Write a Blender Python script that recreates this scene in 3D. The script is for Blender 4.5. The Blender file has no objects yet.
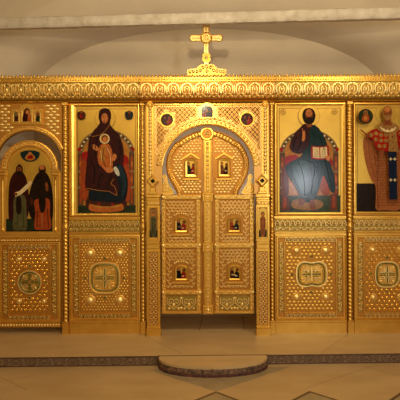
import bpy, math, random
from math import sin, cos, pi, radians as R
from mathutils import Vector, Matrix
random.seed(7)
C = bpy.context.scene.collection
sc = bpy.context.scene

# ---------------------------------------------------------------- camera, world, lights, exposure
EYE = 1.66; DIST = 6.2; S = 0.0125
cam_d = bpy.data.cameras.new('camera'); cam = bpy.data.objects.new('camera', cam_d); C.objects.link(cam)
cam_d.sensor_width = 36; cam_d.lens = 36*496/400; cam_d.clip_end = 60
cam.matrix_world = Matrix.Translation((0, -DIST, EYE)) @ Matrix.Rotation(pi/2, 4, 'X') @ Matrix.Rotation(R(-0.22), 4, 'Z')
sc.camera = cam
w = bpy.data.worlds.new('world'); sc.world = w; w.use_nodes = True
w.node_tree.nodes['Background'].inputs[0].default_value = (1.0, 0.80, 0.46, 1)
w.node_tree.nodes['Background'].inputs[1].default_value = 0.60
sc.view_settings.view_transform = 'Standard'; sc.view_settings.look = 'None'
sc.view_settings.exposure = 0.0; sc.view_settings.gamma = 1.0
def area(name, loc, target, size, power, col, sy=None):
    d = bpy.data.lights.new(name, 'AREA'); d.size = size; d.energy = power; d.color = col
    if sy: d.shape = 'RECTANGLE'; d.size_y = sy
    o = bpy.data.objects.new(name, d); C.objects.link(o); o.location = loc
    o.rotation_euler = (Vector(target)-Vector(loc)).to_track_quat('-Z', 'Y').to_euler()
    return o
WARM = (1.0, 0.84, 0.56)
area('nave_lamp', (-0.02, -2.55, 3.36), (0.15, 0, 2.75), 0.09, 35, WARM)
area('side_lamp', (2.3, -2.8, 4.1), (1.9, 0, 1.5), 0.5, 31, WARM)
area('left_lamp', (-2.0, -3.4, 4.1), (-1.6, 0, 1.6), 0.5, 15, WARM)
area('front_fill', (0.0, -6.6, 4.3), (0, -1.2, 0.6), 2.6, 82, (1.0, 0.82, 0.52))  # broad unseen fill light, added to brighten the gold from the front
area('glare_light', (2.75, -7.0, 2.12), (1.2, 0, 1.8), 0.32, 70, (0.85, 0.92, 1.0), 0.5)  # unseen cool light, added for the glare on the seated figure icon
area('altar_fill', (0.1, 0.3, 1.7), (0.1, 0.92, 2.7), 0.5, 8, (0.95, 0.92, 0.9))  # unseen fill added behind the screen to brighten the back wall

# ---------------------------------------------------------------- materials
def nt(m): m.use_nodes = True; return m.node_tree, m.node_tree.nodes['Principled BSDF']
MATS = {}
def lin(c): return tuple((x/255/12.92 if x/255 <= .04045 else ((x/255+.055)/1.055)**2.4) for x in c) + (1,)
def mat(name, rgb, rough=.5, metal=0.0, rgb2=None, nscale=8, bump=0.0, bscale=60, det=4, stretch=(1,1,1), spec=.5):
    if name in MATS: return MATS[name]
    m = bpy.data.materials.new(name); t, p = nt(m); L = t.links
    p.inputs['Roughness'].default_value = rough; p.inputs['Metallic'].default_value = metal
    p.inputs['Specular IOR Level'].default_value = spec
    co = t.nodes.new('ShaderNodeTexCoord'); mp = t.nodes.new('ShaderNodeMapping'); mp.inputs['Scale'].default_value = stretch
    L.new(co.outputs['Object'], mp.inputs[0])
    n = t.nodes.new('ShaderNodeTexNoise'); n.inputs['Scale'].default_value = nscale; n.inputs['Detail'].default_value = det
    L.new(mp.outputs[0], n.inputs['Vector'])
    r = t.nodes.new('ShaderNodeValToRGB'); r.color_ramp.elements[0].position = .3; r.color_ramp.elements[1].position = .7
    if rgb2 is None: rgb2 = tuple(min(255, c*1.10) for c in rgb)
    r.color_ramp.elements[0].color = lin(rgb); r.color_ramp.elements[1].color = lin(rgb2)
    L.new(n.outputs[0], r.inputs[0]); L.new(r.outputs[0], p.inputs['Base Color'])
    if bump:
        n2 = t.nodes.new('ShaderNodeTexNoise'); n2.inputs['Scale'].default_value = bscale; n2.inputs['Detail'].default_value = 3
        L.new(mp.outputs[0], n2.inputs['Vector'])
        b = t.nodes.new('ShaderNodeBump'); b.inputs['Strength'].default_value = bump; b.inputs['Distance'].default_value = .01
        L.new(n2.outputs[0], b.inputs['Height']); L.new(b.outputs[0], p.inputs['Normal'])
    MATS[name] = m; return m
GOLD  = mat('gilded_relief', (238,202,118), .40, .90, (252,224,146), 20, .15, 120)
GOLDM = mat('gilded_moulding', (214,164,68), .32, .85, (228,180,82), 10, .10, 60)
GOLDB = mat('shaded_gold_ground', (172,116,40), .42, .7, (188,130,48), 30, .3, 140)  # darker gold; crevice shade between the relief is put into this colour
GOLDF = mat('gold_leaf', (184,142,50), .34, .6, (198,156,58), 6, .06, 40)
GREEN = mat('green_gold_enamel', (140,114,42), .42, .55, (162,132,50), 40)
GRDK  = mat('dark_green_enamel', (84,88,34), .4, .3, (110,104,40), 40)
RED   = mat('shaded_red_gold', (162,106,36), .42, .7, (178,120,44), 40)  # red tint of the centre ground, darkened to paint crevice shade on the doors
ROSEG = mat('rose_gold_ground', (196,144,72), .42, .7, (208,158,84), 40)
PLAST = mat('plaster', (196,178,150), .9, 0, (204,187,158), 2, .25, 9, spec=.2)
PLAST2 = mat('beam_plaster', (178,164,142), .85, 0, (204,192,172), 9, 1.0, 22, spec=.2)
STONE = mat('beige_stone', (178,146,98), .42, 0, (192,160,112), 2.2, .04, 20, stretch=(1,2.6,1))
STONE2= mat('beige_stone_lower', (172,140,92), .38, 0, (188,156,108), 1.8, .04, 20, stretch=(1,2.2,1))
GREYST= mat('grey_green_stone', (140,120,86), .4, 0, (156,136,100), 6, .04, 20)
DKST  = mat('dark_line_stone', (74,50,32), .45, 0, (92,64,42), 20)
GRANT = mat('mottled_rough_stone', (52,34,24), .8, 0, (128,96,66), 26, 1.0, 30)
GREDST= mat('reddish_rough_stone', (40,26,18), .8, 0, (100,50,34), 34, 1.0, 40)
TANST = mat('tan_inlay_stone', (108,84,56), .5, 0, (134,106,74), 30)
def pm(r, g, b, rough=.16):
    r, g, b = [int(255*.78*(c/255)**1.28) for c in (r, g, b)]
    return mat('paint_%d_%d_%d' % (r, g, b), (r, g, b), rough, 0, tuple(min(255, c*1.18+6) for c in (r, g, b)), 26, .05, 60, spec=.16)
# name the paints in words by use
# ---------------------------------------------------------------- mesh builder (measurements in units of 12.5 mm across the screen)
def plane(y0=0.0):
    k = (DIST+y0)/DIST
    return lambda x, y, h: ((x-200)*S*k, y0-h*S, EYE-(y-200)*S*k)
class B:
    def __init__(s, mp=None): s.v = []; s.f = []; s.mi = []; s.sm = []; s.mats = []; s.map = mp or plane()
    def m(s, mt):
        if mt not in s.mats: s.mats.append(mt)
        return s.mats.index(mt)
    def pt(s, x, y, h): s.v.append(s.map(x, y, h)); return len(s.v)-1
    def face(s, idx, mt, smooth=False): s.f.append(idx); s.mi.append(s.m(mt)); s.sm.append(smooth)
    def poly(s, pts, h, mt): s.face([s.pt(x, y, h) for x, y in pts], mt)
    def prism(s, pts, h0, h1, mt, back=True):
        n = len(pts); a = [s.pt(x, y, h0) for x, y in pts]; b = [s.pt(x, y, h1) for x, y in pts]
        s.face(b, mt)
        if back: s.face(a[::-1], mt)
        for i in range(n): j = (i+1) % n; s.face([a[i], a[j], b[j], b[i]], mt)
    def box(s, x0, y0, x1, y1, h0, h1, mt, bev=0):
        if not bev: return s.prism([(x0,y0),(x1,y0),(x1,y1),(x0,y1)], h0, h1, mt)
        q = lambda e, h: [s.pt(x0+e,y0+e,h), s.pt(x1-e,y0+e,h), s.pt(x1-e,y1-e,h), s.pt(x0+e,y1-e,h)]
        a, b, c = q(0,h0), q(0,h1-bev), q(bev,h1)
        s.face(c, mt); s.face(a[::-1], mt)
        for p, r in ((a,b),(b,c)):
            for i in range(4): j = (i+1) % 4; s.face([p[i],p[j],r[j],r[i]], mt)
    def sweep(s, path, prof, mt, closed=False, smooth=False):
        n = len(path); rows = []
        for i in range(n):
            p = path[i]
            a = path[(i-1) % n] if (closed or i > 0) else None
            c = path[(i+1) % n] if (closed or i < n-1) else None
            def nrm(u, v):
                dx, dy = v[0]-u[0], v[1]-u[1]; l = math.hypot(dx, dy) or 1; return (dy/l, -dx/l)
            n1 = nrm(a, p) if a is not None else nrm(p, c); n2 = nrm(p, c) if c is not None else n1
            mx, my = n1[0]+n2[0], n1[1]+n2[1]; l = math.hypot(mx, my)
            if l < .3: mx, my, k = n2[0], n2[1], 1
            else: mx, my = mx/l, my/l; k = 1/max(.45, mx*n1[0]+my*n1[1])
            rows.append([s.pt(p[0]+mx*o*k, p[1]+my*o*k, h) for o, h in prof])
        for i in range(n if closed else n-1):
            r, q = rows[i], rows[(i+1) % n]
            for j in range(len(prof)-1): s.face([r[j], r[j+1], q[j+1], q[j]], mt, smooth)
    def ridge(s, path, w, h, base, mt, closed=False):
        s.sweep(path, [(-w/2, base), (-w*.22, base+h), (w*.22, base+h), (w/2, base)], mt, closed)
    def dome(s, cx, cy, rx, h, base, mt, ry=None, seg=8, rings=2, rot=0):
        ry = ry or rx; prev = None
        for k in range(rings):
            a = k/rings*pi/2
            row = [s.pt(cx+rx*cos(a)*cos(t+rot), cy+ry*cos(a)*sin(t+rot), base+h*sin(a)) for t in [2*pi*i/seg for i in range(seg)]]
            if prev:
                for i in range(seg): j = (i+1) % seg; s.face([prev[i], prev[j], row[j], row[i]], mt, seg > 5)
            prev = row
        top = s.pt(cx, cy, base+h)
        for i in range(seg): s.face([prev[i], prev[(i+1) % seg], top], mt, seg > 5)
    def stud(s, cx, cy, rx, ry, h, base, mt):
        s.dome(cx, cy, rx, h, base, mt, ry, 4, 1)
    def lathe_post(s, cx, y0, y1, rad, mt, hc=0, seg=10, step=1.0):   # vertical turned post, rad(y, ang) -> radius
        n = max(2, int(abs(y1-y0)/step)+1); prev = None
        for k in range(n):
            y = y0+(y1-y0)*k/(n-1)
            row = []
            for i in range(seg):
                a = 2*pi*i/seg; r = rad(y, a); row.append(s.pt(cx+r*cos(a), y, hc+r*sin(a)))
            if prev:
                for i in range(seg): j = (i+1) % seg; s.face([prev[i], prev[j], row[j], row[i]], mt, True)
            else: s.face(row, mt)
            prev = row
        s.face(prev[::-1], mt)
def circ(cx, cy, r, n=28, a0=0, a1=2*pi, ry=None, end=False):
    ry = ry or r; m = n if not end else n
    return [(cx+r*cos(a0+(a1-a0)*i/m), cy-ry*sin(a0+(a1-a0)*i/m)) for i in range(m+(1 if end else 0))]
def smooth(pts, k=4, closed=True):
    n = len(pts); out = []
    for i in range(n if closed else n-1):
        if closed: p0, p1, p2, p3 = pts[(i-1) % n], pts[i], pts[(i+1) % n], pts[(i+2) % n]
        else: p0, p1, p2, p3 = pts[max(0,i-1)], pts[i], pts[i+1], pts[min(n-1,i+2)]
        for j in range(k):
            t = j/k
            out.append(tuple(.5*(2*p1[d]+(p2[d]-p0[d])*t+(2*p0[d]-5*p1[d]+4*p2[d]-p3[d])*t*t+(3*p1[d]-p0[d]-3*p2[d]+p3[d])*t**3) for d in (0,1)))
    if not closed: out.append(pts[-1])
    return out
def obj(b, name, parent=None, label=None, cat=None, group=None, kind=None):
    me = bpy.data.meshes.new(name); o = bpy.data.objects.new(name, me); C.objects.link(o)
    if parent is not None: org = Vector(parent['_org'])
    else:
        xs = [v[0] for v in b.v]; ys = [v[1] for v in b.v]; zs = [v[2] for v in b.v]
        org = Vector(((min(xs)+max(xs))/2, (min(ys)+max(ys))/2, min(zs))); o.location = org
    o['_org'] = tuple(org)
    if parent is not None: o.parent = parent
    me.from_pydata([(v[0]-org[0], v[1]-org[1], v[2]-org[2]) for v in b.v], [], b.f)
    for m in b.mats: me.materials.append(m)
    me.polygons.foreach_set('material_index', b.mi); me.polygons.foreach_set('use_smooth', b.sm)
    me.validate(); me.update()
    tag(o, label, cat, group, kind); return o
def tag(o, label=None, cat=None, group=None, kind=None):
    for k, v in (('label', label), ('category', cat), ('group', group), ('kind', kind)):
        if v: o[k] = v
    return o
def thing(name, px, py, y0, label, cat, group=None):
    o = bpy.data.objects.new(name, None); C.objects.link(o); o.location = plane(y0)(px, py, 0)
    o['_org'] = tuple(o.location); o.empty_display_size = .1
    return tag(o, label, cat, group or {'cornice':'gilded cornice sections','icon':'large framed icons','base_panel':'carved base panels under the icons','altar_gate':'leaves of the double doors','door_pier':'piers beside the double doors'}.get(name), 'thing')

# ---------------------------------------------------------------- ornament
def leafline(b, p, q, wd, per, base, mt, h=1.1, style=0):
    h *= 1.4
    dx, dy = q[0]-p[0], q[1]-p[1]; L = math.hypot(dx, dy); ux, uy = dx/L, dy/L; vx, vy = -uy, ux
    n = max(1, round(L/per)); st = L/n
    for i in range(n):
        c = (i+.5)*st; f = 1 if i % 2 else -1
        def T(a, e): return (p[0]+ux*(c+a)+vx*e, p[1]+uy*(c+a)+vy*e)
        if style == 0:      # winding leaf
            b.ridge([T(-st*.5, f*wd*.25), T(-st*.2, -f*wd*.35), T(st*.15, -f*wd*.2), T(st*.5, -f*wd*.25)], wd*.22, h, base, mt)
            x, y = T(0, f*wd*.15); b.dome(x, y, st*.26, h, base, mt, wd*.26, 6)
        elif style == 1:    # upright palmettes
            b.ridge([T(-st*.42, wd*.5), T(-st*.3, -wd*.2), T(0, -wd*.48), T(st*.3, -wd*.2), T(st*.42, wd*.5)], st*.2, h, base, mt)
            x, y = T(0, wd*.1); b.dome(x, y, st*.16, h*1.2, base, mt, wd*.35, 6)
        else:               # beads
            x, y = T(0, 0); b.dome(x, y, st*.42, h, base, mt, wd*.48, 6)
def leafarc(b, cx, cy, r, a0, a1, wd, per, base, mt, h=1.1):
    L = abs(a1-a0)*r; n = max(2, round(L/per))
    for i in range(n):
        a = a0+(a1-a0)*(i+.5)/n; d = (a1-a0)/n
        def T(u, e): t = a+u*d; return (cx+(r+e)*cos(t), cy-(r+e)*sin(t))
        f = 1 if i % 2 else -1
        b.ridge([T(-.5, -wd*.4), T(-.25, wd*.2), T(.1, wd*.42), T(.4, wd*.1)], wd*.2, h, base, mt)
        x, y = T(.1, -wd*.12); b.dome(x, y, r*abs(d)*.22, h, base, mt, wd*.25, 6)
def spiral(cx, cy, r, f=1, turns=1.4, a0=0, n=16):
    return [(cx+r*(1-i/n*.85)*cos(a0+f*2*pi*turns*i/n), cy+r*(1-i/n*.85)*sin(a0+f*2*pi*turns*i/n)) for i in range(n+1)]
def field(b, x0, y0, x1, y1, sx, sy, base, mt, h=.8, kind='diamond', ok=lambda x, y: True):
    r = 0; y = y0+sy*.5
    while y <= y1-sy*.4:
        x = x0+sx*.5+(sx*.5 if r % 2 else 0)
        while x <= x1-sx*.4:
            if ok(x, y):
                if kind == 'diamond': b.stud(x, y, sx*.42, sy*.8, h, base, mt)
                elif kind == 'net':
                    b.ridge([(x-sx*.5, y), (x, y-sy), (x+sx*.5, y), (x, y+sy)], .9, h, base, mt, True); b.stud(x, y, sx*.16, sx*.16, h*.9, base, mt)
                elif kind == 'scale':
                    b.ridge([(x-sx*.45, y-sy*.3), (x-sx*.3, y+sy*.25), (x, y+sy*.45), (x+sx*.3, y+sy*.25), (x+sx*.45, y-sy*.3)], sy*.3, h, base, mt)
                    b.stud(x, y-sy*.05, sx*.2, sy*.28, h*.8, base, mt)
                elif kind == 'brick':
                    b.dome(x, y, sx*.46, h, base, mt, sy*.4, 6, 1)
                elif kind == 'dot': b.dome(x, y, sx*.34, h, base, mt, sy*.36, 6, 1)
            x += sx
        y += sy; r += 1
def rect(x0, y0, x1, y1): return [(x0,y0),(x0,y1),(x1,y1),(x1,y0)]
def moulding(b, x0, y0, x1, y1, prof, mt): b.sweep(rect(x0,y0,x1,y1), prof, mt, closed=True)
def painting(name, y0, parent, layers, board, thick=.8, label=None):
    """flat painted panel: the colours are thin films laid one over another on the board"""
    b = B(plane(y0)); b.prism(board[0], -thick, 0, board[1]); h = .03
    for c, pts in layers:
        b.poly(pts, h, c); h += .025
    return obj(b, name, parent, label)

# ================================================================ SETTING
def world_box(name, x0, x1, y0, y1, z0, z1, mt, kind='structure'):
    b = B(lambda x, y, z: (x, y, z))
    V = [b.pt(x, y, z) for x in (x0,x1) for y in (y0,y1) for z in (z0,z1)]
    for f in ((0,1,3,2),(4,6,7,5),(0,4,5,1),(2,3,7,6),(0,2,6,4),(1,5,7,3)): b.face([V[i] for i in f], mt)
    return obj(b, name, kind=kind)
LOW = -0.10
def edge_y(x): return -0.90+0.0215*x       # front edge of the raised platform
W3 = lambda x, y, z: (x, y, z)
# lower floor with inlaid diamonds
b = B(W3)
V = [b.pt(x, y, z) for x in (-3.7,3.7) for y in (-9.0,-0.3) for z in (LOW-.1, LOW)]
for f in ((0,1,3,2),(4,6,7,5),(0,4,5,1),(2,3,7,6),(0,2,6,4),(1,5,7,3)): b.face([V[i] for i in f], STONE2)
X0, Y0 = 0.14, -(DIST-4.56)
b.poly([(X0-.012, Y0), (X0-.70, Y0+.60), (X0+.80, Y0+.66), (X0+.012, Y0)], LOW+.0004, GREYST)
for i in range(-3, 4):
    cx = X0+i*.86
    if i < 0: continue
    for wd, m_, z in ((0,DKST,.0008), (.030,GREYST,.0012)):
        b.poly([(cx, Y0-wd*1.4), (cx+.43-wd*1.4, Y0-.43), (cx, Y0-.86+wd*1.4), (cx-.43+wd*1.4, Y0-.43)], LOW+z, m_)
for x, dx in ((-2.25,.9),(-1.62,-.7),(.95,.85),(2.3,-.6)):      # fine joints of the diagonal slabs
    y = Y0+.05; b.poly([(x,y),(x+.008,y),(x+dx+.008,y+.62),(x+dx,y+.62)], LOW+.0006, TANST)
obj(b, 'floor', kind='structure')
# raised platform
b = B(W3)
def platform_poly(z): return [b.pt(-3.7, edge_y(-3.7), z), b.pt(3.7, edge_y(3.7), z), b.pt(3.7, 1.0, z), b.pt(-3.7, 1.0, z)]
lo, hi = platform_poly(LOW), platform_poly(0)
b.face(hi, STONE); b.face(lo[::-1], STONE)
for i in range(4): j = (i+1) % 4; b.face([lo[i],lo[j],hi[j],hi[i]], STONE)
for x0, x1, y0, y1 in ((-.02,-.012,.12,.9),(.55,.558,.12,.9),(-.6,-.592,.12,.9),(-3,3,.46,.468)):
    b.poly([(x0,y0),(x1,y0),(x1+.05,y1),(x0+.05,y1)], .0006, DKST)
for x, dx in ((-2.6,.55),(-.2,-.5),(1.3,.5)): b.poly([(x,-.85),(x+.006,-.85),(x+dx+.006,-.12),(x+dx,-.12)], .0006, TANST)
obj(b, 'trim_1', kind='structure')
# scroll-inlaid riser, two runs either side of the rounded step
def riser(name, x0, x1):
    th = .012
    b = B(lambda x, z, h: (x, edge_y(x)-h, z))
    b.prism([(x0,LOW),(x1,LOW),(x1,0),(x0,0)], 0, th, TANST)
    b.prism([(x0,-.014),(x1,-.014),(x1,.002),(x0,.002)], th, th+.004, DKST)
    b.prism([(x0,LOW),(x1,LOW),(x1,LOW+.014),(x0,LOW+.014)], th, th+.004, DKST)
    n = round((x1-x0)/.15); st = (x1-x0)/n; zc = -.05
    for i in range(n):
        c = x0+(i+.5)*st; f = 1 if i % 2 else -1
        for g, z0 in ((1, .006), (-1, -.006)):
            b.ridge([(c+f*g*.036+g*f*x, zc+z0+g*z) for x, z in spiral(0, 0, .028, 1, 1.3, -pi/2)], .009, .003, th, DKST)
        b.ridge(smooth([(c-f*st*.5, zc+.034), (c-f*st*.3, zc+.03), (c, zc), (c+f*st*.3, zc-.03), (c+f*st*.5, zc-.034)], 4, False), .010, .003, th, DKST)
        b.dome(c-f*st*.48, zc-.012, .009, .003, th, DKST, .014, 6); b.dome(c+f*st*.1, zc+.024, .010, .003, th, DKST, .008, 6); b.dome(c-f*st*.1, zc-.024, .010, .003, th, DKST, .008, 6)
        if i % 3 == 0: b.prism([(c-st*.5-.004,LOW),(c-st*.5+.004,LOW),(c-st*.5+.004,0),(c-st*.5-.004,0)], th, th+.003, DKST)
    return obj(b, name, kind='structure')
AX0, AX1 = -0.443, 0.708
riser('trim_2', -3.6, AX0-.005); riser('trim_3', AX1+.005, 3.6)
# rounded step
ac = (AX0+AX1)/2; hw = (AX1-AX0)/2
def bow(k, z, ins=0):
    return [(ac+(hw-ins)*cos(pi-pi*i/k), edge_y(ac+(hw-ins)*cos(pi-pi*i/k))-.014-(.375-ins)*sin(pi*i/k)**.85) for i in range(k+1)]
root = bpy.data.objects.new('rounded_step', None); C.objects.link(root); root.location = (ac, -1.1, LOW); root['_org'] = (ac, -1.1, LOW)
tag(root, 'rounded stone step bulging forward from the middle of the platform edge', 'step')
b = B(W3); k = 40
top = bow(k, 0)
t_ = [b.pt(x, y, 0.0) for x, y in top]; u_ = [b.pt(x, y, -.022) for x, y in top]
b.face(t_, STONE); b.face(u_[::-1], STONE)
for i in range(k): b.face([u_[i], u_[i+1], t_[i+1], t_[i]], STONE)
b.face([u_[k],u_[0],t_[0],t_[k]], STONE)
obj(b, 'step_top', root)
b = B(W3); prev = None
rnd = random.Random(3)
for z, off, mt in ((-.018,.006,GRANT),(-.045,.002,GRANT),(-.068,.0,GRANT),(-.082,-.006,GREDST),(LOW,-.004,GREDST)):
    row = []
    for i, (x, y) in enumerate(bow(72, 0, off)): row.append(b.pt(x, y-rnd.uniform(0,.007), z))
    if prev:
        for i in range(72): b.face([row[i], row[i+1], prev[i+1], prev[i]], mt)
    else: b.face(row, GRANT)
    prev = row
b.face(prev[::-1], GREDST)
obj(b, 'step_riser', root)
b = B(W3)
b.prism([(AX0, edge_y(AX0)-.013), (AX1, edge_y(AX1)-.013), (AX1, edge_y(AX1)+.006), (AX0, edge_y(AX0)+.006)], -.004, .0012, DKST)
for x in (AX0, AX1): b.prism([(x-.014, edge_y(x)-.03), (x+.010, edge_y(x)-.03), (x+.010, edge_y(x)-.004), (x-.014, edge_y(x)-.004)], LOW, .006, DKST)
obj(b, 'dark_joint', root)

# walls: arched niche behind the screen
world_box('wall_back', -3.7, 3.7, .92, 1.0, 0, 4.7, PLAST)
b = B(lambda x, z, y: (x, y, z))
ax, az, ra, rb = .13, 3.16, 2.504, .958
arch = [(ax+ra*cos(pi-pi*i/64), az+rb*sin(pi*i/64)) for i in range(65)]
def ring_at(t):     # the splayed reveal widens towards the nave
    k = t; g = .12*t+.5*t**4; return [(b.pt(ax+(ra+g)*cos(pi-pi*i/64), az+(rb+g*.7)*sin(pi*i/64), .919-.70*t)) for i in range(65)]
rings = [ring_at(t/8) for t in range(9)]
for p, q_ in zip(rings, rings[1:]):
    for i in range(64): b.face([p[i], p[i+1], q_[i+1], q_[i]], PLAST, True)
    b.face([b.pt(b.v[p[0]][0], 0, b.v[p[0]][1]), p[0], q_[0], b.pt(b.v[q_[0]][0], 0, b.v[q_[0]][1])], PLAST)
    b.face([b.pt(b.v[p[64]][0], 0, b.v[p[64]][1]), p[64], q_[64], b.pt(b.v[q_[64]][0], 0, b.v[q_[64]][1])], PLAST)
e = rings[-1]
for i in range(64):
    p, q_ = b.v[e[i]], b.v[e[i+1]]; b.face([e[i], e[i+1], b.pt(q_[0],4.7,.219), b.pt(p[0],4.7,.219)], PLAST)
for x0, x1 in ((-3.7, ax-ra-.62), (ax+ra+.62, 3.7)): b.face([b.pt(x0,0,.219), b.pt(x1,0,.219), b.pt(x1,4.7,.219), b.pt(x0,4.7,.219)], PLAST)
obj(b, 'wall_front', kind='structure')
world_box('wall_left', -3.8, -3.7, -9, 1.0, LOW-.1, 4.7, PLAST)
world_box('wall_right', 3.7, 3.8, -9, 1.0, LOW-.1, 4.7, PLAST)
world_box('ceiling', -3.8, 3.8, -9, 1.0, 4.7, 4.8, PLAST)
# plaster tie beam
b = B(W3); prev = None; rnd = random.Random(5)
N = 60
for i in range(N+1):
    x = -3.7+7.4*i/N; y = -.32-.062*x; j = lambda: rnd.uniform(-.004,.004)
    row = [b.pt(x, y-.035+j(), 3.742+j()), b.pt(x, y+.035, 3.742+j()), b.pt(x, y+.035, 3.868), b.pt(x, y-.03+j(), 3.872+j()), b.pt(x, y-.035+j(), 3.86+j())]
    if prev:
        for k in range(5): l = (k+1) % 5; b.face([prev[k], prev[l], row[l], row[k]], PLAST2, k != 0)
    prev = row
obj(b, 'trim_4', kind='structure')

# ================================================================ GILDED SCREEN
CY = -0.10        # the middle section stands forward
# ---- cornices
def cornice(name, x0, x1, yb, bg, label, per, endl, endr):
    root = thing(name, (x0+x1)/2, 102, yb, label, 'cornice')
    def dep(py): # depth of the face at a height
        t = max(0, min(1, (99.5-py)/12)); return .03+.085*math.sqrt(1-(1-t)**2)
    kk = (DIST+yb-.07)/DIST
    prof = [(101.4,.0),(101,.03),(100.2,.045),(99.6,.03)]+[(99-i*2, dep(99-i*2)) for i in range(9)]+[(82.5,.13),(79.2,.13),(79.0,.10),(79,-.05)]
    b = B(lambda x, y, d: ((x-200)*S*kk, yb-d, EYE-(y-200)*S*kk))
    rows = [[b.pt(x, y, d) for y, d in prof] for x in (x0, x1)]
    for j in range(len(prof)-1):
        mt = bg if 3 <= j <= 11 else GOLDM
        b.face([rows[0][j], rows[1][j], rows[1][j+1], rows[0][j+1]], mt)
    for r, z in ((rows[0], x0), (rows[1], x1)): b.face(r+[b.pt(z, 101.4, -.05)], GOLDM)
    b.face([b.pt(x0,101.4,-.05), b.pt(x1,101.4,-.05), b.pt(x1,79,-.05), b.pt(x0,79,-.05)], GOLDM)
    obj(b, 'moulding', root)
    b = B(lambda x, y, h: ((x-200)*S*kk, yb-dep(y)-h*S, EYE-(y-200)*S*kk))
    n = round((x1-x0)/per); st = (x1-x0)/n
    for i in range(n):
        c = x0+(i+.5)*st
        for f in (1, -1):
            b.ridge(smooth([(c+f*.5, 84.2), (c+f*st*.30, 86), (c+f*st*.38, 90), (c+f*st*.28, 94.5), (c+f*.6, 97.5)], 3, False), 2.3, 1.5, -.1, GOLD)
            b.ridge(smooth([(c+f*.6, 95), (c+f*st*.17, 92), (c+f*st*.16, 89), (c+f*st*.08, 87.6)], 3, False), 1.5, 1.3, -.1, GOLD)
            b.ridge([(c+f*st*.5, 98), (c+f*st*.47, 94), (c+f*st*.5, 86)], .9, 1.3, -.1, GOLD)
            b.dome(c+f*st*.36, 97, 1.5, 1.0, -.1, GOLD, 1.2, 6)
            b.dome(c+f*st*.4, 85, 1.5, 1.0, -.1, GOLD, 1.1, 6)
        b.dome(c, 90.5, 1.3, 1.9, -.1, GOLD, 4.0, 8)
        for f in (1, -1):
            for yy, w2 in ((86.4,.18),(94.6,.16)): b.dome(c+f*st*w2, yy, 1.2, 1.3, -.1, GOLD, 1.4, 6)
        b.dome(c, 97.3, 1.6, 1.2, -.1, GOLD, 1.1, 6)
    obj(b, 'leaf_band', root)
    b = B(lambda x, y, h: ((x-200)*S*kk, yb-.13-h*S, EYE-(y-200)*S*kk))
    leafline(b, (x0, 80.8), (x1, 80.8), 1.6, 2.6, 0, GOLDM, .6, 2)
    m = round((x1-x0)/3.6); q = (x1-x0)/m
    for i in range(m):
        c = x0+(i+.5)*q
        b.dome(c, 77.4, q*.42, 1.0, -1.0, GOLDM, 1.7, 8); b.dome(c, 77.4, q*.42, -1.0, -1.0, GOLDM, 1.7, 8)
        b.dome(c, 75.7, .7, .6, -1.0, GOLDM, .8, 6); b.dome(c, 75.7, .7, -.6, -1.0, GOLDM, .8, 6)
    b.box(x0, 78.4, x1, 79.4, -2, 0, GOLDM)
    obj(b, 'crest', root)
    return root
cornice('cornice', -12, 141.2, 0, GREEN, 'gilded cornice of green backed leaves over the left bays', 14, 0, 0)
cornice('cornice', 274.4, 428, 0, GREEN, 'gilded cornice of green backed leaves over the right bays', 14, 0, 0)
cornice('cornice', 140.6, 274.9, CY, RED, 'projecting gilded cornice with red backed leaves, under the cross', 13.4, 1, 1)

# ---- plain back boards and structure of the screen
def board(name, x0, y0, x1, y1, yb, label, cat='panel'):
    b = B(plane(yb)); b.box(x0, y0, x1, y1, -4, 0, GOLDM); return obj(b, name, label=label, cat=cat)

# ---- twisted posts
def post(cx, yb, y0, y1, r, label, breaks=(227,), base=True):
    root = thing('twisted_post', cx, y1, yb, label, 'post', 'twisted gold posts of the screen')
    b = B(plane(yb))
    b.lathe_post(cx, y0, y1-(11 if base else 0), lambda y, a: r*(.86+.17*sin(a+y*1.65)), GOLDM, .6, 10, .8)
    obj(b, 'shaft', root)
    if base:
        b = B(plane(yb)); b.box(cx-r-.5, y1-11.6, cx+r+.5, y1, -3, r+1.4, GOLDM, .4)
        b.box(cx-r-.3, y1-13, cx+r+.3, y1-11.6, -2, r+.9, GOLDM, .3); obj(b, 'base', root)
    for by in breaks:
        b = B(plane(yb)); b.lathe_post(cx, by-5, by+5, lambda y, a: r*(1.0+.24*math.exp(-((y-by)/2.6)**2)+(.04 if abs(abs(y-by)-4.4) < .6 else 0)), GOLDM, .6, 12, .5)
        obj(b, 'knop', root)
    b = B(plane(yb)); b.box(cx-r-.3, y0-.6, cx+r+.3, y0+2.6, -2, r+1.0, GOLDM, .4); obj(b, 'capital', root)
post(-5.8, -.01, 103, 333.6, 2.7, 'twisted gold post at the far left edge of the screen', base=True)
post(65.8, -.01, 103, 333.6, 2.7, 'twisted gold post between the arched side door and the enthroned mother icon')
post(142.9, -.035, 103, 333.6, 2.2, 'twisted gold post left of the royal doors, beside the enthroned mother icon')
post(271.9, -.035, 103, 333.6, 2.2, 'twisted gold post right of the royal doors, beside the seated figure icon')
post(349.6, -.01, 103, 333.6, 2.7, 'twisted gold post between the seated figure icon and the robed bishop icon')
post(421, -.01, 103, 333.6, 2.7, 'twisted gold post at the far right edge of the screen')
def post_backing(cx, w_, label):
    b = B(plane(0)); b.box(cx-w_, 103, cx+w_, 333.4, -5.4, -2.4, GOLDM); return obj(b, 'post_backing', label=label, cat='panel', kind='thing', group='flat strips behind the twisted posts')
for cx, w_, s_ in ((-5.8,3.0,'at the far left edge'),(65.8,3.4,'right of the arched side door'),(349.6,3.4,'left of the robed bishop icon'),(421,3.4,'at the far right edge'),(143.6,3.2,'left of the double doors'),(271.1,3.0,'right of the double doors')):
    post_backing(cx, w_, 'flat gilded strip behind the twisted post '+s_)

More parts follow.
